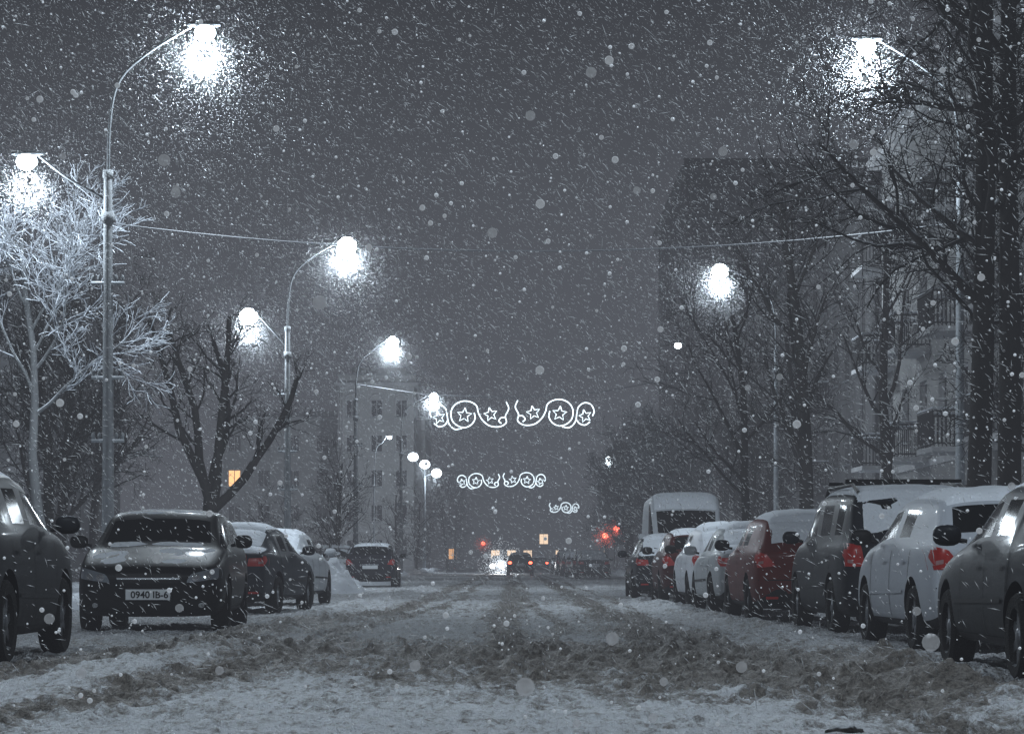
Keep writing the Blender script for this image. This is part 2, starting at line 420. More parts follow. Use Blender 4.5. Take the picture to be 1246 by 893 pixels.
    if lit and 'F' in lit:
        d = bpy.data.lights.new('headlight_beam', 'SPOT'); d.energy = 40000; d.spot_size = math.radians(60); d.spot_blend = .8; d.color = (.95, .97, 1); d.shadow_soft_size = .1
        o = bpy.data.objects.new('headlight_beam', d); COL.objects.link(o); o.parent = e; o.location = (0, -.5, h0-.1); o.rotation_euler = (math.radians(-84), 0, 0)
    mb.obj('trim', [M_black, M_head, M_tail, M_plate, M_chrome, pm, M_bulb, M_white, M_redlow, M_tail2], e, smooth=True)
    sb = MB()
    if snow > 0:
        wr = P['wr']*w
        snow_layer(sb, bvh, -wr*.97, wr*.97, P['ywt']-.02, P['yrt']+.02, snow, rng, .3, holes=.0 if snow > .03 else .75)
    if rearsnow > 0 and kind != 'van':
        snow_layer(sb, bvh, -w*.72, w*.72, P['yrt']-.05, P['yrb']+.0, rearsnow, rng, .12, res=.045, holes=.35 if rearsnow < .025 else 0)
    if kind == 'sedan' and rearsnow > 0:
        snow_layer(sb, bvh, -w*.86, w*.86, P['yrb'], L-.06, rearsnow*1.4, rng, .3)
    if hoodsnow > 0:
        snow_layer(sb, bvh, -w*.86, w*.86, .12, P['ywb']-.02, hoodsnow, rng, .4, holes=0 if hoodsnow > .03 else (.86 if hoodsnow < .01 else .5))
        if kind != 'van' and hoodsnow > .01: snow_layer(sb, bvh, -w*.72, w*.72, P['ywb']+.02, P['ywt']-.05, hoodsnow*.7, rng, .3, holes=.0 if hoodsnow > .03 else .8)
        if hoodsnow <= .01: snow_layer(sb, bvh, -w*.7, w*.7, P['ywb']-.06, P['ywb']+.12, .02, rng, .3, holes=.5)
    if sb.f: sb.obj('snow_cover', [M_snow], e, smooth=True)
    if plate:
        c = bpy.data.curves.new('plate_text', 'FONT'); c.body = plate; c.size = .115; c.align_x = 'CENTER'; c.extrude = .002; c.offset = .002
        c.materials.append(M_black)
        t = bpy.data.objects.new('number_plate_text', c); COL.objects.link(t); t.parent = e
        t.location = (.02, -.024, .425); t.rotation_euler = (math.pi/2, 0, 0)
        pb = MB(); pb.box((0, -.014, .465), (.53, .012, .125), 0); pb.box((0, -.005, .465), (.56, .012, .15), 1)
        pb.obj('number_plate', [M_plate, M_black], e)
    return e

# left side of the street
make_car('parked_crossover', 'cross', (.016, .018, .022), -5.08, 19.7, True, 0, .07, .40, hoodsnow=.035, seed=1)
make_car('parked_hatchback', 'hatch', (.005, .005, .006), -4.42, 29.5, False, .03, .02, .12, hoodsnow=.009, rearsnow=0, plate='0940 IB-6', seed=2)
make_car('parked_sedan', 'sedan', (.03, .034, .042), -4.62, 40.2, True, -.10, .06, .4, rearsnow=.04, seed=3)
make_car('parked_sedan', 'sedan', (.42, .44, .47), -4.75, 47.5, True, -.05, .06, .6, rearsnow=.04, seed=4)
make_car('parked_hatchback', 'hatch', (.015, .015, .02), -4.95, 86, True, 0, .04, .2, rearsnow=.0, seed=5)
make_car('parked_hatchback', 'hatch', (.10, .10, .11), -7.0, 96, False, .2, .06, .5, seed=6)
# right side
make_car('parked_sedan', 'sedan', (.012, .014, .018), 4.46, 16.6, True, 0, .05, .30, rearsnow=.03, seed=7)
make_car('parked_hatchback', 'hatch', (.46, .49, .54), 4.70, 22.9, True, .03, .07, .4, rearsnow=0, seed=8)
make_car('parked_minivan', 'mpv', (.014, .016, .021), 4.68, 28.6, True, .03, .07, .35, rearsnow=.022, rack=True, seed=9)
make_car('parked_hatchback', 'hatch', (.11, .012, .009), 4.20, 34.2, True, .02, .09, .3, rearsnow=.024, seed=10)
make_car('parked_sedan', 'sedan', (.36, .38, .40), 4.10, 39.6, True, .02, .09, .6, rearsnow=.05, seed=11)
make_car('parked_hatchback', 'hatch', (.55, .57, .61), 4.13, 45.2, True, .02, .09, .6, rearsnow=.05, seed=12)
make_car('parked_hatchback', 'hatch', (.05, .012, .012), 3.96, 50.6, True, 0, .05, .3, rearsnow=.0, seed=13)
make_car('parked_sedan', 'sedan', (.022, .024, .028), 3.66, 56.2, True, 0, .07, .35, rearsnow=.03, seed=14)
make_car('parked_van', 'van', (.56, .59, .63), 4.47, 62.2, False, 0, .06, .6, hoodsnow=.03, seed=15)
for i, (yy, xx, k, c) in enumerate([(129, 4.3, 'sedan', (.05, .055, .06)), (137, 4.25, 'hatch', (.05, .05, .055)), (146, 4.1, 'sedan', (.2, .2, .22)), (156, 4.0, 'hatch', (.04, .04, .045)), (168, 3.9, 'mpv', (.06, .06, .06)), (184, 3.8, 'sedan', (.05, .05, .05))]):
    make_car('parked_sedan' if k == 'sedan' else 'parked_hatchback' if k == 'hatch' else 'parked_minivan', k, c, xx, yy, True, 0, .06, .4, seed=20+i)
make_car('driving_car', 'hatch', (.02, .02, .02), .55, 165, True, 0, .05, .3, rearsnow=0, lit='B', seed=30)
make_car('driving_car', 'sedan', (.04, .04, .04), 2.5, 225, True, 0, .04, .3, rearsnow=0, lit='B', seed=31)
make_car('driving_car', 'sedan', (.05, .05, .05), -.85, 190, False, 0, .0, .3, rearsnow=0, hoodsnow=0, lit='F', seed=32)

def lamp_head(e, mb, x, z, dx, r, lensmat, energy):
    mb.ellipsoid((x, 0, z+.12), (.34, .12, .06), 2, 14, 8, .85)
    l = MB(); l.ellipsoid((x+dx*.03, 0, z-.03), (r, r*.8, r*.85), 0, 14, 8)
    l.obj('lens', [lensmat], e, smooth=True)
    if energy:
        d = bpy.data.lights.new('lamp_light', 'POINT'); d.energy = energy; d.color = (.78, .90, 1.); d.shadow_soft_size = .2
        o = bpy.data.objects.new('lamp_light', d); COL.objects.link(o); o.parent = e; o.location = (x+dx*.03, 0, z-.45)

def curve_pts(pts, n=6):
    P = [Vector(p) for p in pts]; out = []
    Q = [P[0]*2-P[1]]+P+[P[-1]*2-P[-2]]
    for i in range(1, len(Q)-2):
        for k in range(n):
            t = k/n
            out.append(.5*((2*Q[i])+(-Q[i-1]+Q[i+1])*t+(2*Q[i-1]-5*Q[i]+4*Q[i+1]-Q[i+2])*t*t+(-Q[i-1]+3*Q[i]-3*Q[i+1]+Q[i+2])*t**3))
    out.append(P[-1]); return out

def street_lamp(x, y, reach, top=11., low=None, lens=.22, energy=1200, mat=None, thick=True):
    mat = mat or M_lens
    e = empty('street_lamp', (x, y, .1)); mb = MB(); s = 1 if reach > 0 else -1; zt = top
    if thick:
        mb.tube([Vector((0, 0, -.2)), Vector((0, 0, 3.)), Vector((0, 0, 8.2))], [.13, .11, .08], 10, 1)
        mb.tube([Vector((0, 0, 8.1)), Vector((0, 0, 8.25))], [.10, .10], 10, 1, True)
    else:
        mb.tube([Vector((0, 0, -.2)), Vector((0, 0, 4.)), Vector((0, 0, 8.2))], [.10, .085, .07], 10, 0)
        mb.tube([Vector((0, 0, -.2)), Vector((0, 0, 1.3))], [.13, .13], 10, 0, True)
    arm = curve_pts([(0, 0, 8.0), (s*.04, 0, 9.2), (s*.22, 0, zt-1.0), (s*.75, 0, zt-.48), (reach-s*.2, 0, zt+.05)], 6)
    mb.tube(arm, [.034-.014*i/len(arm) for i in range(len(arm))], 8, 2)
    lamp_head(e, mb, reach, zt-.05, s, lens, mat, energy)
    if low:
        r2, z2 = low; s2 = 1 if r2 > 0 else -1
        arm = curve_pts([(0, 0, 7.55), (s2*.15, 0, 7.75), (r2*.5, 0, z2-.35), (r2-s2*.2, 0, z2+.08)], 5)
        mb.tube(arm, .027, 8, 2)
        lamp_head(e, mb, r2, z2, s2, lens, mat, energy*.45)
    for zz in (3.1, 4.3, 6.1):
        if thick:
            mb.box((.0, -.02, zz), (.62, .06, .06), 0)
            for sx in (-.28, -.16, .16, .28): mb.ellipsoid((sx, -.02, zz+.09), (.04, .04, .07), 1)
    mb.box((0, 0, 7.35), (.22, .20, .2), 1)
    mb.obj('post', [M_steel, M_concrete, M_arm], e, smooth=True)
    return e
street_lamp(-7.7, 47, 1.82, 10.95, (-1.52, 8.45), .20, 2600)
street_lamp(-7.1, 78, 1.85, 10.9, (-1.2, 8.6), .30, 2800)
street_lamp(-7.1, 112, 1.65, 10.9, None, .28, 2200)
street_lamp(-6.7, 149, 1.95, 10.9, None, .28, 2000)
street_lamp(8.72, 48, -1.8, 10.9, None, .19, 2400, thick=False)
street_lamp(9.1, 85, -1.9, 10.9, None, .30, 2300, thick=False)
street_lamp(9.2, 114, -1.5, 10.9, None, .17, 0, M_lens_far, thick=False)
street_lamp(10.6, 240, -1.0, 10.8, None, .55, 1500, M_lens_far, thick=False)
e = empty('street_lamp', (-7.1, 200, 0)); mb = MB()
mb.tube([Vector((0, 0, 0)), Vector((0, 0, 8.2))], [.14, .08], 8, 0)
for dx, z in ((-.95, 9.5), (.0, 8.9), (.95, 8.2)):
    mb.tube([Vector((0, 0, 7.9)), Vector((dx, 0, z+.05))], .04, 6, 0)
    lamp_head(e, mb, dx, z, 1, .42, M_lens_far, 2000 if dx > .5 else 0)
mb.obj('post', [M_steel, M_concrete, M_arm], e)
street_lamp(-11.8, 211, 1.3, 11.6, None, .2, 5500, M_lens_far, thick=False)
street_lamp(-7.5, 15.5, 1.8, 10.9, None, .22, 2200)
street_lamp(8.7, 13.5, -1.8, 10.9, None, .22, 2200, thick=False)
street_lamp(-7.5, -17, 1.8, 10.9, None, .22, 700)

def sag(a, b, s, n=20):
    a, b = Vector(a), Vector(b); return [a.lerp(b, i/n)-Vector((0, 0, s*4*(i/n)*(1-i/n))) for i in range(n+1)]
mb = MB(); mb.tube(sag((-7.7, 47, 7.35), (8.72, 48, 7.5), .55), .013, 5, 0)
mb.tube(sag((8.72, 48, 7.45), (12.4, 62, 7.8), .2), .012, 5, 0)
mb.obj('overhead_cable', [M_wire])

# ------------------------------------------------------------------ garlands
def star(mb, cx, cz, r, rot=0., t=.03):
    pts = []
    for k in range(11):
        a = math.pi/2+rot+k*math.pi/5; rr = r if k % 2 == 0 else r*.45
        pts.append(Vector((cx+rr*math.cos(a), 0, cz+rr*math.sin(a))))
    mb.tube(pts, t, 5, 0)
def garland(x, y, z, parts='LR', s=1., t=.028):
    e = empty('street_garland', (x, y, z)); mb = MB(); wb = MB()
    k = .0373*s
    for side in parts:
        f = (lambda px, py: Vector(((px-619)*k, 0, (502-py)*k))) if side == 'R' else (lambda px, py: Vector(((1238-px-619)*k, 0, (500-py)*k)))
        def ln(pp): mb.tube(curve_pts([f(*p) for p in pp], 5), t*1., 5, 0)
        def st(px, py, r, rot): q = f(px, py); star(mb, q.x, q.z, r*k, rot, t*.85)
        st(645, 501, 8.5, .2); st(677, 502, 9.0, -.1); st(708, 505, 8.0, .25)
        ln([(626, 486), (623, 494), (627, 503), (626, 511), (634, 516), (646, 515), (655, 508), (660, 499), (662, 491), (669, 486), (679, 485), (688, 489), (693, 497), (692, 508), (685, 515), (676, 517), (668, 513), (664, 506), (665, 499)])
        ln([(680, 518), (689, 519), (696, 512), (698, 502), (700, 494), (707, 489), (715, 491), (719, 499), (717, 505)])
        ln([(697, 508), (701, 514), (708, 516), (714, 512)])
        ln([(627, 505), (632, 505), (635, 509), (632, 512)])
    mb.obj('light_tubes', [M_garl], e)
    wb.tube([Vector((-7.2-x, 0, 1.35)), Vector((-3.9*s, 0, .85)), Vector((0, 0, .72)), Vector((3.9*s, 0, .95)), Vector((9.1-x, 0, 1.9))], .02, 4, 0)
    wb.tube([Vector((-3.9*s, 0, -.72)), Vector((3.9*s, 0, -.70))], .008, 4, 0)
    for i in range(9):
        xx = (-3.8+7.6*i/8)*s; wb.tube([Vector((xx, 0, -.72)), Vector((xx, 0, .85))], .006, 4, 0)
    wb.obj('support_cable', [M_wire], e)
garland(0, 112, 7.66); garland(-.9, 209, 7.9, t=.048); garland(4.4, 300, 7.6, 'R', t=.075); garland(13.5, 425, 7.0, 'R', t=.10)

# ------------------------------------------------------------------ traffic signals
def signal(x, y, h):
    e = empty('traffic_light', (x, y, 0)); mb = MB()
    mb.tube([Vector((0, 0, 0)), Vector((0, 0, h+.2))], .07, 8, 0)
    mb.box((0, -.16, h-.3), (.42, .22, 1.2), 1)
    for i in range(3):
        z = h-.3+.38-i*.38
        mb.ellipsoid((0, -.28, z), (.22, .05, .22), 2 if i == 0 else 1)
        mb.box((0, -.36, z+.22), (.26, .2, .02), 1)
    mb.obj('signal_head', [M_steel, M_black, M_red], e)
SIG = [(7.55, 200, 3.0), (-3.4, 290, 3.1), (8.3, 196, 3.5)]
for s_ in SIG: signal(*s_)

# ------------------------------------------------------------------ buildings
def building(name, x0, x1, y0, y1, floors, fh, mats, spacing=3.2, win=(1.5, 1.6), roof='hip', rh=2.2, lit=(), base=.6, seed=0, arch=False, balc=()):
    e = empty(name, (x0, y0, 0)); mb = MB(); W, D = x1-x0, y1-y0; H = base+floors*fh+.5
    sides = [(Vector((0, 0, 0)), Vector((1, 0, 0)), Vector((0, -1, 0)), W), (Vector((W, 0, 0)), Vector((0, 1, 0)), Vector((1, 0, 0)), D),
             (Vector((W, D, 0)), Vector((-1, 0, 0)), Vector((0, 1, 0)), W), (Vector((0, D, 0)), Vector((0, -1, 0)), Vector((-1, 0, 0)), D)]
    for si, (o, u, nrm, ln) in enumerate(sides):
        nc = max(1, int(ln/spacing)); cw = ln/nc
        P = lambda a, z, d=0: o+u*a+nrm*d+Vector((0, 0, z))
        def quad(a, b, c, d, mi): mb.add([a, b, c, d], [(0, 1, 2, 3)], mi)
        quad(P(0, -.3), P(ln, -.3), P(ln, base), P(0, base), 0)
        quad(P(0, base+floors*fh), P(ln, base+floors*fh), P(ln, H), P(0, H), 0)
        for r in range(floors):
            zb = base+r*fh
            for c in range(nc):
                a0 = c*cw; a1 = a0+cw; ww, wh = win; m = (a0+a1)/2; b0, b1 = m-ww/2, m+ww/2; z0 = zb+.85; z1 = z0+wh; zt = zb+fh
                quad(P(a0, zb), P(b0, zb), P(b0, zt), P(a0, zt), 0); quad(P(b1, zb), P(a1, zb), P(a1, zt), P(b1, zt), 0)
                quad(P(b0, zb), P(b1, zb), P(b1, z0), P(b0, z0), 0); quad(P(b0, z1), P(b1, z1), P(b1, zt), P(b0, zt), 0)
                dd = -.18
                quad(P(b0, z0), P(b0, z0, dd), P(b0, z1, dd), P(b0, z1), 1); quad(P(b1, z0, dd), P(b1, z0), P(b1, z1), P(b1, z1, dd), 1)
                quad(P(b0, z0), P(b1, z0), P(b1, z0, dd), P(b0, z0, dd), 1); quad(P(b0, z1, dd), P(b1, z1, dd), P(b1, z1), P(b0, z1), 1)
                gm = 4 if (si, c, r) in lit else 2
                quad(P(b0, z0, dd), P(b1, z0, dd), P(b1, z1, dd), P(b0, z1, dd), gm)
                for (aa, bb, zz0, zz1) in ((b0, b0+.07, z0, z1), (b1-.07, b1, z0, z1), (m-.03, m+.03, z0+.07, z1-.07), (b0+.07, b1-.07, z0, z0+.07), (b0+.07, b1-.07, z1-.07, z1)):
                    vs = [P(aa, zz0, dd+.05), P(bb, zz0, dd+.05), P(bb, zz1, dd+.05), P(aa, zz1, dd+.05), P(aa, zz0, dd+.004), P(bb, zz0, dd+.004), P(bb, zz1, dd+.004), P(aa, zz1, dd+.004)]
                    mb.add(vs, [(0, 1, 2, 3), (1, 5, 6, 2), (4, 0, 3, 7), (3, 2, 6, 7), (4, 5, 1, 0)], 1)
                vs = [P(b0-.08, z0-.08, .10), P(b1+.08, z0-.08, .10), P(b1+.08, z0-.005, .10), P(b0-.08, z0-.005, .10), P(b0-.08, z0-.08, .003), P(b1+.08, z0-.08, .003), P(b1+.08, z0-.005, .003), P(b0-.08, z0-.005, .003)]
                mb.add(vs, [(0, 1, 2, 3), (1, 5, 6, 2), (4, 0, 3, 7), (3, 2, 6, 7), (4, 5, 1, 0)], 3)
                if arch and r == floors-1:
                    pts = [P(m+ww*.55*math.cos(t), z1+ww*.45*math.sin(t), .05) for t in [math.pi*i/8 for i in range(9)]]
                    mb.tube(pts, .09, 4, 1)
                if (si, c, r) in balc:
                    zf = zb+.1
                    vs = [P(m+i*1.3, zf+k*.07, .55+j*.55) for i in (-1, 1) for j in (-1, 1) for k in (-1, 1)]
                    mb.add(vs, [(0, 1, 3, 2), (4, 6, 7, 5), (0, 4, 5, 1), (2, 3, 7, 6), (0, 2, 6, 4), (1, 5, 7, 3)], 1)
                    A = [P(m-1.27, zf, .02), P(m-1.27, zf, 1.07), P(m+1.27, zf, 1.07), P(m+1.27, zf, .02)]
                    up = Vector((0, 0, 1.05)); mb.tube([p+up for p in A], .035, 4, 5); mb.tube([p+up*.15 for p in A], .025, 4, 5)
                    for q in range(3):
                        nb = 22 if q == 1 else 9
                        for t in range(nb+1):
                            p = A[q].lerp(A[q+1], t/nb); mb.tube([p+up*.1, p+up], .016, 4, 5)
                    mb.tube([p+up*1.05 for p in A], .05, 4, 3)
        for zz in (base, base+fh):
            vs = [P(-.05, zz-.1, .06), P(ln+.05, zz-.1, .06), P(ln+.05, zz+.1, .06), P(-.05, zz+.1, .06), P(-.05, zz-.1, .0), P(ln+.05, zz-.1, .0), P(ln+.05, zz+.1, .0), P(-.05, zz+.1, .0)]
            mb.add(vs, [(0, 1, 2, 3), (3, 2, 6, 7), (4, 5, 1, 0)], 1)
    mb.box((W/2, D/2, H+.14), (W+.9, D+.9, .28), 1)
    i = min(W, D)/2-.1 if roof == 'hip' else .0
    z0 = H+.285; o_ = .55
    if roof == 'hip':
        a = [(-o_, -o_, z0), (W+o_, -o_, z0), (W+o_, D+o_, z0), (-o_, D+o_, z0)]
        t = [(i, i, z0+rh), (W-i, i, z0+rh), (W-i, D-i, z0+rh), (i, D-i, z0+rh)]
        mb.add(a+t, [(0, 1, 5, 4), (1, 2, 6, 5), (2, 3, 7, 6), (3, 0, 4, 7), (4, 5, 6, 7)], 3)
        for k in range(max(2, int(max(W, D)/9))):
            if W > D: cx, cy = (k+.6)*9, D/2+1
            else: cx, cy = W/2-1, (k+.6)*9
            mb.box((cx, cy, z0+rh), (.9, .7, 2.0), 0); mb.box((cx, cy, z0+rh+1.05), (1.05, .85, .1), 3)
    else:
        for (cx, cy, sx, sy) in ((W/2, .15, W+.3, .3), (W/2, D-.15, W+.3, .3), (.15, D/2, .3, D-.62), (W-.15, D/2, .3, D-.62)):
            mb.box((cx, cy, z0+.35), (sx, sy, .7), 0); mb.box((cx, cy, z0+.74), (sx+.1, sy+.1, .08), 3)
        for k in range(3): mb.box((W*(.25+.25*k), D*.4, z0+.8), (1.6, 2.2, 1.6), 0)
    mb.tube([Vector((-.12, .3, 0)), Vector((-.12, .3, H))], .07, 6, 1); mb.tube([Vector((.3, -.12, 0)), Vector((.3, -.12, H))], .07, 6, 1)
    mb.obj('walls_and_roof', mats, e); return e

def wallmat(name, col): return snowy(name, col, .7, .75, .92, bstr=0)
W_pale = wallmat('pale_render', (.38, .38, .38)); W_dark = wallmat('grey_render', (.08, .08, .085)); W_mid = wallmat('plaster', (.22, .22, .225)); W_tow = wallmat('dark_brick', (.04, .04, .043)); W_near = wallmat('stained_plaster', (.26, .26, .26))
M_trim = wallmat('window_trim', (.45, .45, .46)); M_trimd = wallmat('window_trim_grey', (.13, .13, .135))
M_win = simple('window_glass', (.02, .022, .026), .12, spec=.1); M_roof = snowy('snowy_roof', (.3, .31, .33), .8, .3)
M_roofd = snowy('dark_roof', (.05, .05, .055), .8, .9)
building('apartment_building', 12.6, 27, 57, 84, 4, 3.3, [W_near, M_trim, M_win, M_roof, M_warm, M_rail], 3.3, (1.35, 1.7), 'flat', seed=1,
         balc={(3, c, r) for c in (0, 2, 4, 6) for r in (1, 2, 3)})
building('apartment_tower', 12.6, 28.5, 178, 212, 9, 3.1, [W_tow, M_trimd, M_win, M_roofd, M_warm, M_rail], 3.1, (1.5, 1.5), 'flat', seed=2, balc={(0, c, r) for c in (1, 3) for r in range(1, 9)})
building('apartment_building', 13.2, 28, 92, 150, 4, 3.3, [W_mid, M_trimd, M_win, M_roof, M_warm, M_rail], 3.3, (1.35, 1.7), 'hip', seed=3, balc={(3, c, r) for c in (1, 5, 9, 13) for r in (1, 2)})
building('apartment_building', -30, -16.2, 66, 102, 3, 3.3, [W_dark, M_trimd, M_win, M_roofd, M_warm, M_rail], 3.3, (1.35, 1.7), 'hip', seed=4)
building('corner_house', -27.5, -8.2, 232, 250, 4, 3.3, [W_pale, M_trim, M_win, M_roof, M_warm, M_rail], 2.6, (1.2, 1.6), 'hip', 1.2, seed=5, arch=True, lit={(0, 0, 2), (0, 4, 0)})
building('corner_house_tower', -15.8, -9, 226, 236, 5, 3.2, [W_pale, M_trim, M_win, M_roof, M_warm, M_rail], 2.2, (1.1, 1.6), 'flat', seed=6, arch=True)
building('distant_building', -34, -7.5, 380, 400, 4, 3.4, [W_mid, M_trim, M_win, M_roof, M_warm, M_rail], 3, (1.3, 1.7), 'hip', seed=7, lit={(0, 7, 0)})
building('distant_building', 12.5, 40, 250, 330, 4, 3.4, [W_mid, M_trimd, M_win, M_roof, M_warm, M_rail], 3.3, (1.3, 1.7), 'hip', seed=8)
building('distant_building', -12, 22, 520, 540, 4, 3.4, [W_mid, M_trimd, M_win, M_roof, M_shop, M_rail], 3.3, (1.9, 2.2), 'hip', seed=9, lit={(0, c, 0) for c in (2, 3, 4, 6, 7, 9)} | {(0, 5, 1)})

# ------------------------------------------------------------------ trees
def rv(rng): return Vector((rng.gauss(0, 1), rng.gauss(0, 1), rng.gauss(0, 1)))
def grow(mb, rng, p, d, L, r, lvl, pr):
    ns = pr['seg'][lvl]; pts = [p]; rads = [r]; tp = pr['taper'][lvl]; dirs = [d]
    for i in range(ns):
        d = (d+rv(rng)*pr['wob'][lvl]+Vector((0, 0, pr['up'][lvl]))).normalized(); p = p+d*(L/ns)
        pts.append(p); rads.append(max(pr['rmin'], r*(1-(1-tp)*(i+1)/ns))); dirs.append(d)
    mb.tube(pts, rads, pr['sides'][lvl], 0 if lvl < 2 else 1)
    if lvl >= pr['max']: return
    k = pr['n'][lvl]; st = pr['start'][lvl]
    for j in range(k):
        t = st+(1-st)*(j+rng.random()*.8)/k; t = min(t, .995); f = t*ns; i = int(f); q = pts[i].lerp(pts[i+1], f-i); dd = dirs[i+1]
        rr = rads[i]*(1-(f-i))+rads[i+1]*(f-i)
        ax = dd.cross(rv(rng)).normalized(); ang = pr['ang'][lvl]*(.7+.6*rng.random())
        cd = Matrix.Rotation(ang, 3, ax) @ dd
        grow(mb, rng, q, cd.normalized(), L*pr['ratio'][lvl]*(.7+.6*rng.random())*(1.15-.45*t), rr*pr['rr'][lvl], lvl+1, pr)
BASE = dict(seg=[7, 6, 5, 4, 3], wob=[.04, .14, .18, .22, .25], up=[.05, .10, .05, .03, 0], taper=[.35, .3, .3, .3, .3], sides=[10, 6, 4, 3, 3],
            n=[9, 7, 6, 6], start=[.32, .2, .15, .1], ang=[.7, .75, .75, .75], ratio=[.40, .5, .5, .5], rr=[.5, .55, .55, .6], max=4, rmin=.006)
def tree_mesh(name, H, r, seed, mats, **kw):
    pr = dict(BASE); pr.update(kw); rng = random.Random(seed); mb = MB()
    grow(mb, rng, Vector((0, 0, -.2)), Vector((0, 0, 1)), H*pr.get('trunk', .8), r, 0, pr)
    if pr.get('limbs'):
        for (az, le, L_) in pr['limbs']:
            d = Vector((math.sin(le)*math.cos(az), math.sin(le)*math.sin(az), math.cos(le)))
            q = dict(pr); q['n'] = [0, 8, 5, 3]
            grow(mb, rng, Vector((0, 0, H*pr.get('trunk', .8)-.5)), d, L_, r*.68, 1, q)
    for k in range(5):
        a = k*1.25; mb.tube([Vector((math.cos(a)*r*.5, math.sin(a)*r*.5, .5)), Vector((math.cos(a)*r*1.5, math.sin(a)*r*1.5, -.1))], [r*.35, r*.5], 6, 0)
    o = mb.obj(name, mats, smooth=True); me = o.data; bpy.data.objects.remove(o); return me
def place(name, me, x, y, s=1., rz=0., z=.08):
    o = bpy.data.objects.new(name, me); COL.objects.link(o); o.location = (x, y, z); o.scale = (s, s, s); o.rotation_euler = (0, 0, rz); return o
TM = [M_bark, M_bark_thin]
tA = tree_mesh('tA', 13, .22, 11, TM, n=[9, 7, 5, 5]); tB = tree_mesh('tB', 12, .19, 12, TM, n=[10, 6, 5, 5]); tC = tree_mesh('tC', 9, .17, 13, TM, start=[.25, .1, .1, .1], n=[12, 8, 6, 5], trunk=.7, ratio=[.5, .5, .5, .5])
tR = tree_mesh('tR', 9, .17, 14, [M_bark, M_hoar], start=[.25, .1, .1, .1], n=[13, 8, 6, 5], trunk=.7, ratio=[.55, .5, .5, .5], rmin=.012)
# old pollarded street tree: short bole, strong rising limbs, brushes of twigs
tP = tree_mesh('tP', 7.6, .20, 25, TM, seg=[4, 7, 4, 3, 3], n=[0, 8, 5, 3], start=[.9, .35, .3, .2], ang=[.55, .8, .7, .7], ratio=[1., .26, .6, .6], rr=[.7, .42, .5, .5], trunk=.34, up=[.0, .10, .10, .05, 0], taper=[.85, .45, .4, .3, .3], wob=[.05, .13, .2, .2, .2],
               limbs=[(math.pi, .50, 5.2), (math.pi-.5, .12, 4.6), (0, .42, 4.8), (.4, .80, 4.0), (1.6, .35, 4.4)])
tF = tree_mesh('tF', 9.8, .13, 36, [M_frost_trunk, M_frost], n=[9, 8, 6, 5], rmin=.008, start=[.5, .25, .1, .1], trunk=.78, ang=[.75, .6, .6, .6], ratio=[.40, .55, .55, .55], wob=[.07, .16, .18, .2, .2], up=[.05, .12, .08, .04, 0])
tN = tree_mesh('tN', 17, .22, 41, TM, n=[14, 8, 7, 5], start=[.26, .15, .1, .1], trunk=.9, ratio=[.24, .5, .5, .5], ang=[.95, .8, .8, .8], rmin=.007, wob=[.018, .16, .2, .2, .2])
tN2 = tree_mesh('tN2', 17, .22, 47, TM, n=[14, 8, 7, 5], start=[.3, .15, .1, .1], trunk=.9, ratio=[.24, .5, .5, .5], ang=[1., .8, .8, .8], rmin=.007, wob=[.018, .16, .2, .2, .2])
tS = tree_mesh('tS', 5.5, .09, 51, TM, n=[14, 7, 5, 4], start=[.1, .1, .1, .1], trunk=.9, ratio=[.35, .5, .5, .5], ang=[.9, .7, .7, .7], max=3)
place('bare_tree', tN, 7.6, 40, 1, .3); place('bare_tree', tN2, 8.15, 40.4, 1, 2.2)
place('bare_tree', tA, 7.2, 60, .95, 1.); place('bare_tree', tB, 6.35, 67, .80, 2.)
place('frosted_tree', tF, -9.3, 50.0, 1, .5)
place('pollarded_tree', tP, -7.35, 60.5, 1.0, 0)
k = 0
for (x, y, m, s) in [(-12.8, 52, tA, .95), (-13.5, 60, tB, 1.1), (-12.5, 68, tC, 1.15), (-12.9, 76, tB, .9), (-11.8, 46, tB, .9), (-10.8, 58, tC, .9),
                     (10.8, 52, tB, 1.), (10.2, 66, tA, .9), (9.5, 78, tB, .85), (8.9, 92, tC, .95), (9.8, 104, tC, .95), (10.5, 45, tC, 1.2)]:
    place('bare_tree', m, x, y, s, k*1.7); k += 1
for (x, y, s) in [(7.3, 108, .9), (6.9, 120, .95), (6.3, 131, .98), (6.8, 143, 1.), (7.4, 157, 1.), (8.4, 172, 1.), (9.5, 185, 1.)]: place('round_crowned_tree', tR, x, y, s, k*1.3); k += 1
for (x, y, s) in [(-7.0, 98, 1.0), (-7.6, 106, 1.0), (-8.3, 92, .6), (-9.5, 95, .65), (-7.6, 160, 1.1), (-6.9, 178, 1.1)]: place('young_tree', tS, x, y, s, k*1.3); k += 1
mb = MB(); rng = random.Random(5)
prd = dict(BASE); prd.update(max=3, n=[8, 5, 4, 3], rmin=.03)
for (x, y) in [(-6.5, 250), (-6.8, 290), (-7, 330), (9, 215), (9, 235), (10, 262), (11, 290), (12, 330), (-9, 465), (15, 460), (20, 440)]:
    grow(mb, rng, Vector((x, y, 0)), Vector((0, 0, 1)), 7.5, .2, 0, prd)
mb.obj('distant_trees', TM)

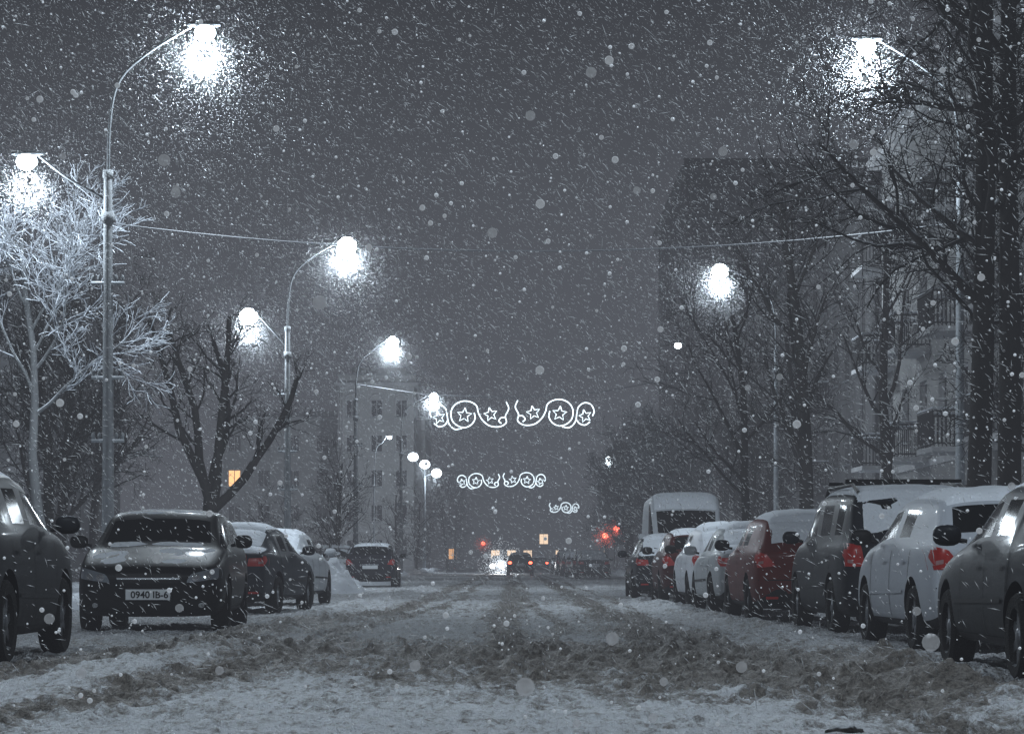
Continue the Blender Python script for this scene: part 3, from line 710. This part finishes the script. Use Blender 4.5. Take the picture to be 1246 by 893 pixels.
# ------------------------------------------------------------------ ground
def sheet(name, xs, ys, zf, mat, attr=None):
    X, Y = np.meshgrid(xs, ys); Z = zf(X, Y); nx, ny = len(xs), len(ys)
    v = np.stack([X, Y, Z], -1).reshape(-1, 3)
    i = np.arange((nx-1)*(ny-1)); a = (i//(nx-1))*nx+i % (nx-1)
    f = np.stack([a, a+1, a+nx+1, a+nx], -1)
    me = bpy.data.meshes.new(name); me.vertices.add(len(v)); me.vertices.foreach_set('co', v.ravel())
    me.loops.add(len(f)*4); me.loops.foreach_set('vertex_index', f.ravel().astype(np.int32))
    me.polygons.add(len(f)); me.polygons.foreach_set('loop_start', (np.arange(len(f))*4).astype(np.int32)); me.polygons.foreach_set('loop_total', np.full(len(f), 4, np.int32))
    me.update(calc_edges=True); me.polygons.foreach_set('use_smooth', np.ones(len(f), bool))
    if attr is not None:
        at = me.attributes.new('slush', 'FLOAT', 'POINT'); at.data.foreach_set('value', attr(X, Y).ravel().astype(np.float32))
    me.materials.append(mat); me.validate()
    o = bpy.data.objects.new(name, me); COL.objects.link(o); return o

def slush(X, Y):
    wv = (fbm(X*0+3.3, Y*.06, 3)-.5)*.9
    g = lambda c, s: np.exp(-((X-c)/s)**2)
    near = np.clip((46-Y)/28, 0, 1.3)
    far = np.clip((Y-17)/14, .2, 1)
    m = 1.1*g(-2.0-near**1.4*2.1+wv*.5, .26+.22*near)
    m += .75*g(-1.35-near**1.3*1.2+wv, .14+.2*near)
    m += (.95*g(-.05+wv*.4, .26)+.6*g(.45-wv, .13))*far
    m += (1.0*g(1.55+wv*.4+near*.25, .25+.4*near)+.6*g(2.15+wv, .12))*np.clip(far*1.4, 0, 1)
    m += .78*np.exp(-((X-.9)/3.0)**2-((Y-20.)/3.8)**2)
    m += .6*np.exp(-((X+1.5)/3.)**2-((Y-24)/2.4)**2)
    m += .40*np.exp(-((X-2.5)/1.5)**2-((Y-16)/3.)**2)
    m -= .15*np.exp(-((Y-13.)/1.3)**2)
    st = fbm(X*7.5, Y*.45+wv, 4); st2 = fbm(X*2.2+7, Y*1.6, 5)
    m = m*(.0+1.0*st+.95*st2)+(fbm(X*1.3, Y*.5, 4)-.47)*.95
    m = np.where(np.abs(X) > 3.3, m*.6, m)
    return np.clip(m, 0, 1.1)
def road_z(X, Y):
    s = slush(X, Y); fade = np.clip(1.3-Y/120, .15, 1)
    lump = np.maximum(fbm(X*4.5+9, Y*3.2, 3)-.5, 0); crumbs = np.maximum(fbm(X*13+4, Y*8, 2)-.56, 0)
    z = .03+fade*(.06*(fbm(X*2.2, Y*1.6, 4)-.5)+.055*(fbm(X*8, Y*5, 3)-.5)+.20*lump*(.4+.8*np.clip(s, 0, 1))+.20*crumbs*(.4+.6*np.clip(s, 0, 1)))
    z -= .035*np.clip(s, 0, 1)*fade
    berm = np.exp(-((np.abs(X)-3.0)/.40)**2)
    z += (.10*fbm(X*2.5, Y*.9, 3)+.30*np.maximum(fbm(X*2+5, Y*1.1, 3)-.52, 0))*berm*fade
    z += np.clip((np.abs(X)-5.6)/1., 0, 1)*.10*(.6+.8*fbm(X*3, Y*2, 3))
    return z
m, nt, out = new_mat('snowy_road')
p = N(nt, 'ShaderNodeBsdfPrincipled'); at = N(nt, 'ShaderNodeAttribute', attribute_name='slush'); tc = N(nt, 'ShaderNodeTexCoord')
mp = N(nt, 'ShaderNodeMapping'); mp.inputs['Scale'].default_value = (1.6, .55, 1); nt.links.new(tc.outputs['Object'], mp.inputs[0])
mp2 = N(nt, 'ShaderNodeMapping'); mp2.inputs['Scale'].default_value = (1., .38, 1); nt.links.new(tc.outputs['Object'], mp2.inputs[0])
n1 = noise_tex(nt, mp.outputs[0], 3.2, 6, .72); n2 = noise_tex(nt, mp2.outputs[0], 11, 5, .8); n3 = noise_tex(nt, tc.outputs['Object'], .45, 2)
n4 = noise_tex(nt, mp2.outputs[0], 30, 2, .75)
a = math_node(nt, 'MULTIPLY_ADD', n1, 1.7, at.outputs['Fac']); a = math_node(nt, 'MULTIPLY_ADD', n2, 2.1, a); a = math_node(nt, 'MULTIPLY_ADD', n4, .9, a)
f = math_node(nt, 'MULTIPLY', math_node(nt, 'SUBTRACT', a, 2.38), 2.0, clamp=True)
n5 = math_node(nt, 'MULTIPLY', math_node(nt, 'SUBTRACT', n4, .3), 2.4, clamp=True)
n6 = math_node(nt, 'MULTIPLY', math_node(nt, 'SUBTRACT', n2, .38), 4., clamp=True)
sl = mixcol(nt, n5, (.048, .042, .036), (.25, .228, .205)); sn = mixcol(nt, n3, (.64, .67, .72), (.84, .87, .91)); sn = mixcol(nt, math_node(nt, 'MULTIPLY', n6, .45), sn, (.36, .36, .36))
nt.links.new(mixcol(nt, f, sn, sl), p.inputs['Base Color'])
nt.links.new(math_node(nt, 'SUBTRACT', .85, math_node(nt, 'MULTIPLY', f, .3)), p.inputs['Roughness'])
nt.links.new(bump(nt, math_node(nt, 'ADD', n1, math_node(nt, 'MULTIPLY_ADD', n4, .6, n2)), 1., .10), p.inputs['Normal']); nt.links.new(p.outputs[0], out.inputs[0])
M_road = m
ys = [-60., -40, -20, -5, 3]; y = 7.
while y < 900: ys.append(y); y *= (1.003 if y < 50 else 1.007)
ys = np.array(ys); xs = np.linspace(-6.7, 6.7, 361)
sheet('road', xs, ys, road_z, M_road, slush)
M_drift = snowy('snow_drift', (.5, .53, .58), 1.8, -.2, .9)
ysp = [-60., -20, 0]; y = 8.
while y < 900: ysp.append(y); y *= 1.014
ysp = np.array(ysp)
def pave_z(X, Y):
    ax = np.abs(X)
    z = .16+.10*(fbm(X*1.2, Y*.8, 4)-.4)+.34*np.exp(-((ax-7.0)/.42)**2)*(fbm(X*1.5, Y*.7+5, 3)**1.3)*1.5
    return np.where(ax < 6.56, -.03, z)
xp = np.concatenate([[6.55], np.linspace(6.58, 9, 34), np.linspace(9.2, 12.4, 12)])
sheet('pavement', xp, ysp, pave_z, M_drift)
xl = np.concatenate([-np.linspace(16, 9.2, 22), -np.linspace(9, 6.58, 34), [-6.55]])
sheet('pavement', xl, ysp, pave_z, M_drift)
sheet('ground', np.linspace(-1500, 1500, 41), np.linspace(-300, 2500, 41), lambda X, Y: X*0-.05, M_drift)
def heap(name, x, y, rx, ry, h, seed):
    n = 40; g = np.linspace(-1, 1, n)
    sheet(name, x+g*rx, y+g*ry, lambda X, Y: np.maximum(0, 1-((X-x)/rx)**2-((Y-y)/ry)**2)**.7*h*(.25+1.5*fbm(X*2.6+seed, Y*1.9, 4)), M_drift)
heap('snow_pile', -5.5, 70, 1.3, 4.5, .75, 1); heap('snow_pile', -6.6, 60, 1.2, 7, .6, 4); heap('snow_pile', -6.3, 100, 1.8, 10, .9, 9)
mb = MB()
def clod(mb, c, r, mi=0):
    b = len(mb.v); mb.ellipsoid(c, (r*1.7, r, r*.6), mi, 24, 14)
    for i in range(b, len(mb.v)):
        v = mb.v[i]; k = 1+.8*(float(fbm(np.array(v[0]*22+c[0]), np.array(v[1]*15+v[2]*22+50), 3))-.5)
        mb.v[i] = (c[0]+(v[0]-c[0])*k, c[1]+(v[1]-c[1])*k, c[2]+(v[2]-c[2])*k)
clod(mb, (1.63, 12.05, .045), .055)
mb.obj('snow_clod', [snowy('dirty_snow_clod', (.05, .048, .046), 8, .75, .9)], smooth=True)

# ------------------------------------------------------------------ falling snow
def flake_mat(name, e, alb=.85, col=(.84, .92, 1), tr=0):  # e is an own glow standing in for light caught by flakes
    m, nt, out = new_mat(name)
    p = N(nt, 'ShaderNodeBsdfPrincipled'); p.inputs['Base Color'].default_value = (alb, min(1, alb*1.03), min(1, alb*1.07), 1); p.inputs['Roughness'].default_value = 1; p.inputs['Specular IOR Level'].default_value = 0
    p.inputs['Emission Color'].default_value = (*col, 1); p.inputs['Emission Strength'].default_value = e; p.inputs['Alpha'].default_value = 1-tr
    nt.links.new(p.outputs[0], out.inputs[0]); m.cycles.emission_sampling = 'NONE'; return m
rs = np.random.RandomState(21)
bm = bmesh.new(); bmesh.ops.create_icosphere(bm, subdivisions=2, radius=1); iv = np.array([v.co[:] for v in bm.verts]); jf = np.array([[v.index for v in f.verts] for f in bm.faces]); bm.free()
def scatter(name, pos, size, shape_v, shape_f, mat, axes=None):
    n = len(pos); nv = len(shape_v)
    V = shape_v[None]*size[:, None, None] if axes is None else np.einsum('vk,nkc->nvc', shape_v, axes)
    V = V+pos[:, None, :]; F = shape_f[None]+(np.arange(n)*nv)[:, None, None]
    me = bpy.data.meshes.new(name); V = V.reshape(-1, 3); F = F.reshape(-1, 3)
    me.vertices.add(len(V)); me.vertices.foreach_set('co', V.ravel()); me.loops.add(len(F)*3); me.loops.foreach_set('vertex_index', F.ravel().astype(np.int32))
    me.polygons.add(len(F)); me.polygons.foreach_set('loop_start', (np.arange(len(F))*3).astype(np.int32)); me.polygons.foreach_set('loop_total', np.full(len(F), 3, np.int32))
    me.update(calc_edges=True); me.materials.append(mat); o = bpy.data.objects.new(name, me); COL.objects.link(o); return o
n = 4200; d = 6+24*rs.rand(n)**.65
pos = np.stack([(rs.rand(n)-.5)*d*.60, d, .1+rs.rand(n)*(d*.25+1)], -1)
scatter('falling_snow', pos, .0038+.0100*rs.rand(n)**2.6, iv, jf, flake_mat('snowflake_glow', .20, .75))
n = 70; d = 3+3.5*rs.rand(n)
pos = np.stack([(rs.rand(n)-.5)*d*.60, d, .2+rs.rand(n)*(d*.25+.8)], -1)
scatter('falling_snow', pos, .006+.007*rs.rand(n), iv, jf, flake_mat('snowflake_soft_glow', .16, .6, tr=.62))
sv = np.array([(0, 0, 1), (1, 0, 0), (-.5, .87, 0), (-.5, -.87, 0), (0, 0, -1)], float); sf = np.array([(0, 1, 2), (0, 2, 3), (0, 3, 1), (4, 2, 1), (4, 3, 2), (4, 1, 3)])
def streaks(pos, ln, wd, mat):
    n = len(pos); a = rs.normal(-.85, .4, n); dirv = np.stack([np.sin(-a), rs.normal(0, .2, n), -np.cos(a)], -1); dirv /= np.linalg.norm(dirv, axis=1)[:, None]
    u = np.cross(dirv, np.array([0, 1., 0])); u /= np.linalg.norm(u, axis=1)[:, None]; w = np.cross(dirv, u)
    axes = np.stack([u*wd[:, None], w*wd[:, None], dirv*ln[:, None]], 1)
    return scatter('falling_snow', pos, None, sv, sf, mat, axes)
n = 90000; d = 16+120*rs.rand(n)
pos = np.stack([(rs.rand(n)-.5)*d*.52, d, .1+rs.rand(n)*(d*.24+1)], -1)
streaks(pos, (.008+.014*rs.rand(n)+d*.00022)*rs.uniform(.5, 1.8, n), (.0016+d*.00010), flake_mat('snowflake_far_glow', .08, .5))
n = 900; d = 9+14*rs.rand(n)
pos = np.stack([(rs.rand(n)-.5)*d*.6, d, .1+rs.rand(n)*(d*.24+1)], -1)
streaks(pos, .02+.035*rs.rand(n), np.full(n, .0028), flake_mat('snowflake_blown_glow', .05, .55))
PL = [(-5.88, 47, 10.9, 1.1), (-9.22, 47, 8.4, .9), (-5.25, 78, 10.9, 1.2), (-8.3, 78, 8.6, 1.), (-5.45, 112, 10.9, 1.), (-4.75, 149, 10.9, 1.), (6.92, 48, 10.9, 1.), (7.2, 85, 10.9, 1.1), (9.6, 240, 10.8, .8), (-7.1, 199.5, 8.9, 1.)]
pp = []; ps = []
for (x, y, z, q_) in PL:
    k = int(15000*q_); r = .24+4.6*rs.rand(k)**1.35; u = rs.normal(size=(k, 3)); u /= np.linalg.norm(u, axis=1)[:, None]
    c = np.stack([x+r*u[:, 0], y+r*u[:, 1], z-.35-r*.22+r*u[:, 2]], -1); pp.append(c); ps.append(np.full(k, .0019+y*.000014)*rs.uniform(.6, 1.5, k))
pos = np.concatenate(pp); wd = np.concatenate(ps); n = len(pos)
streaks(pos, wd*rs.uniform(1.2, 4.5, n), wd, flake_mat('lamp_halo_fleck', .0, .5))  # extra flecks packed round each lamp head to build its halo
pp = []
for (x, y, z) in SIG:
    k = 900; r = .15+1.0*rs.rand(k)**1.8; u = rs.normal(size=(k, 3)); u /= np.linalg.norm(u, axis=1)[:, None]; pp.append(np.array([x, y-.5, z])+r[:, None]*u)
pos = np.concatenate(pp); n = len(pos); streaks(pos, np.full(n, .035), np.full(n, .014), flake_mat('red_glow_fleck', 2.4, .4, (1, .12, .06)))  # self-glowing red flecks added to imitate the signals' halo
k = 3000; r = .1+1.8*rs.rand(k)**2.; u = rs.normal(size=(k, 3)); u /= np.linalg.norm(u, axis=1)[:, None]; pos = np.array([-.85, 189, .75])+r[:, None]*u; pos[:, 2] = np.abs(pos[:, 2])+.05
streaks(pos, np.full(k, .03), np.full(k, .014), flake_mat('headlamp_glow_fleck', 3.5, .6))  # self-glowing flecks added to imitate the flare of the oncoming headlights
# added self-glowing flecks imitate the garland's halo
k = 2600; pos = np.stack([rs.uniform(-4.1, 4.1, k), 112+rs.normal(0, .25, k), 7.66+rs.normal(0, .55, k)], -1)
streaks(pos, np.full(k, .018), np.full(k, .007), flake_mat('garland_glow_fleck', .55, .5))

# ------------------------------------------------------------------ misty air
def fog(h, sig, col):
    m, nt, out = new_mat('glowing_mist')
    a = N(nt, 'ShaderNodeVolumeAbsorption'); a.inputs[0].default_value = (0, 0, 0, 1); a.inputs[1].default_value = sig
    e = N(nt, 'ShaderNodeEmission'); e.inputs[0].default_value = (*col, 1); e.inputs[1].default_value = sig  # mist emits its own glow in place of scattered lamp light
    s = N(nt, 'ShaderNodeAddShader'); nt.links.new(a.outputs[0], s.inputs[0]); nt.links.new(e.outputs[0], s.inputs[1]); nt.links.new(s.outputs[0], out.inputs['Volume'])
    m.cycles.homogeneous_volume = True; m.cycles.emission_sampling = 'NONE'
    mb = MB(); mb.box((0, 600, h/2-1), (2400, 1500, h), 0); mb.obj('glowing_snowy_mist', [m])
fog(20, .0056, (.100, .109, .129))

# ------------------------------------------------------------------ world
w = bpy.data.worlds.new('World'); scene.world = w; w.use_nodes = True; nt = w.node_tree; nt.nodes.clear()
out = N(nt, 'ShaderNodeOutputWorld'); bg = N(nt, 'ShaderNodeBackground'); tc = N(nt, 'ShaderNodeTexCoord'); sx = N(nt, 'ShaderNodeSeparateXYZ')
nt.links.new(tc.outputs['Generated'], sx.inputs[0]); rp = N(nt, 'ShaderNodeValToRGB'); nt.links.new(sx.outputs[2], rp.inputs[0])
rp.color_ramp.elements[0].position = 0; rp.color_ramp.elements[0].color = (.104, .113, .133, 1)
rp.color_ramp.elements[1].position = .25; rp.color_ramp.elements[1].color = (.010, .011, .0135, 1)
el = rp.color_ramp.elements.new(.13); el.color = (.074, .080, .094, 1)
nt.links.new(rp.outputs[0], bg.inputs[0]); bg.inputs[1].default_value = 1.; nt.links.new(bg.outputs[0], out.inputs[0])
w.cycles.sampling_method = 'NONE'

# ------------------------------------------------------------------ camera
cd = bpy.data.cameras.new('camera'); cd.sensor_width = 36; cd.lens = 86.7; cd.shift_y = .1914; cd.clip_start = .1; cd.clip_end = 5000
c = bpy.data.objects.new('camera', cd); COL.objects.link(c); c.location = (0, 0, .87); c.rotation_euler = (math.pi/2, 0, 0); scene.camera = c
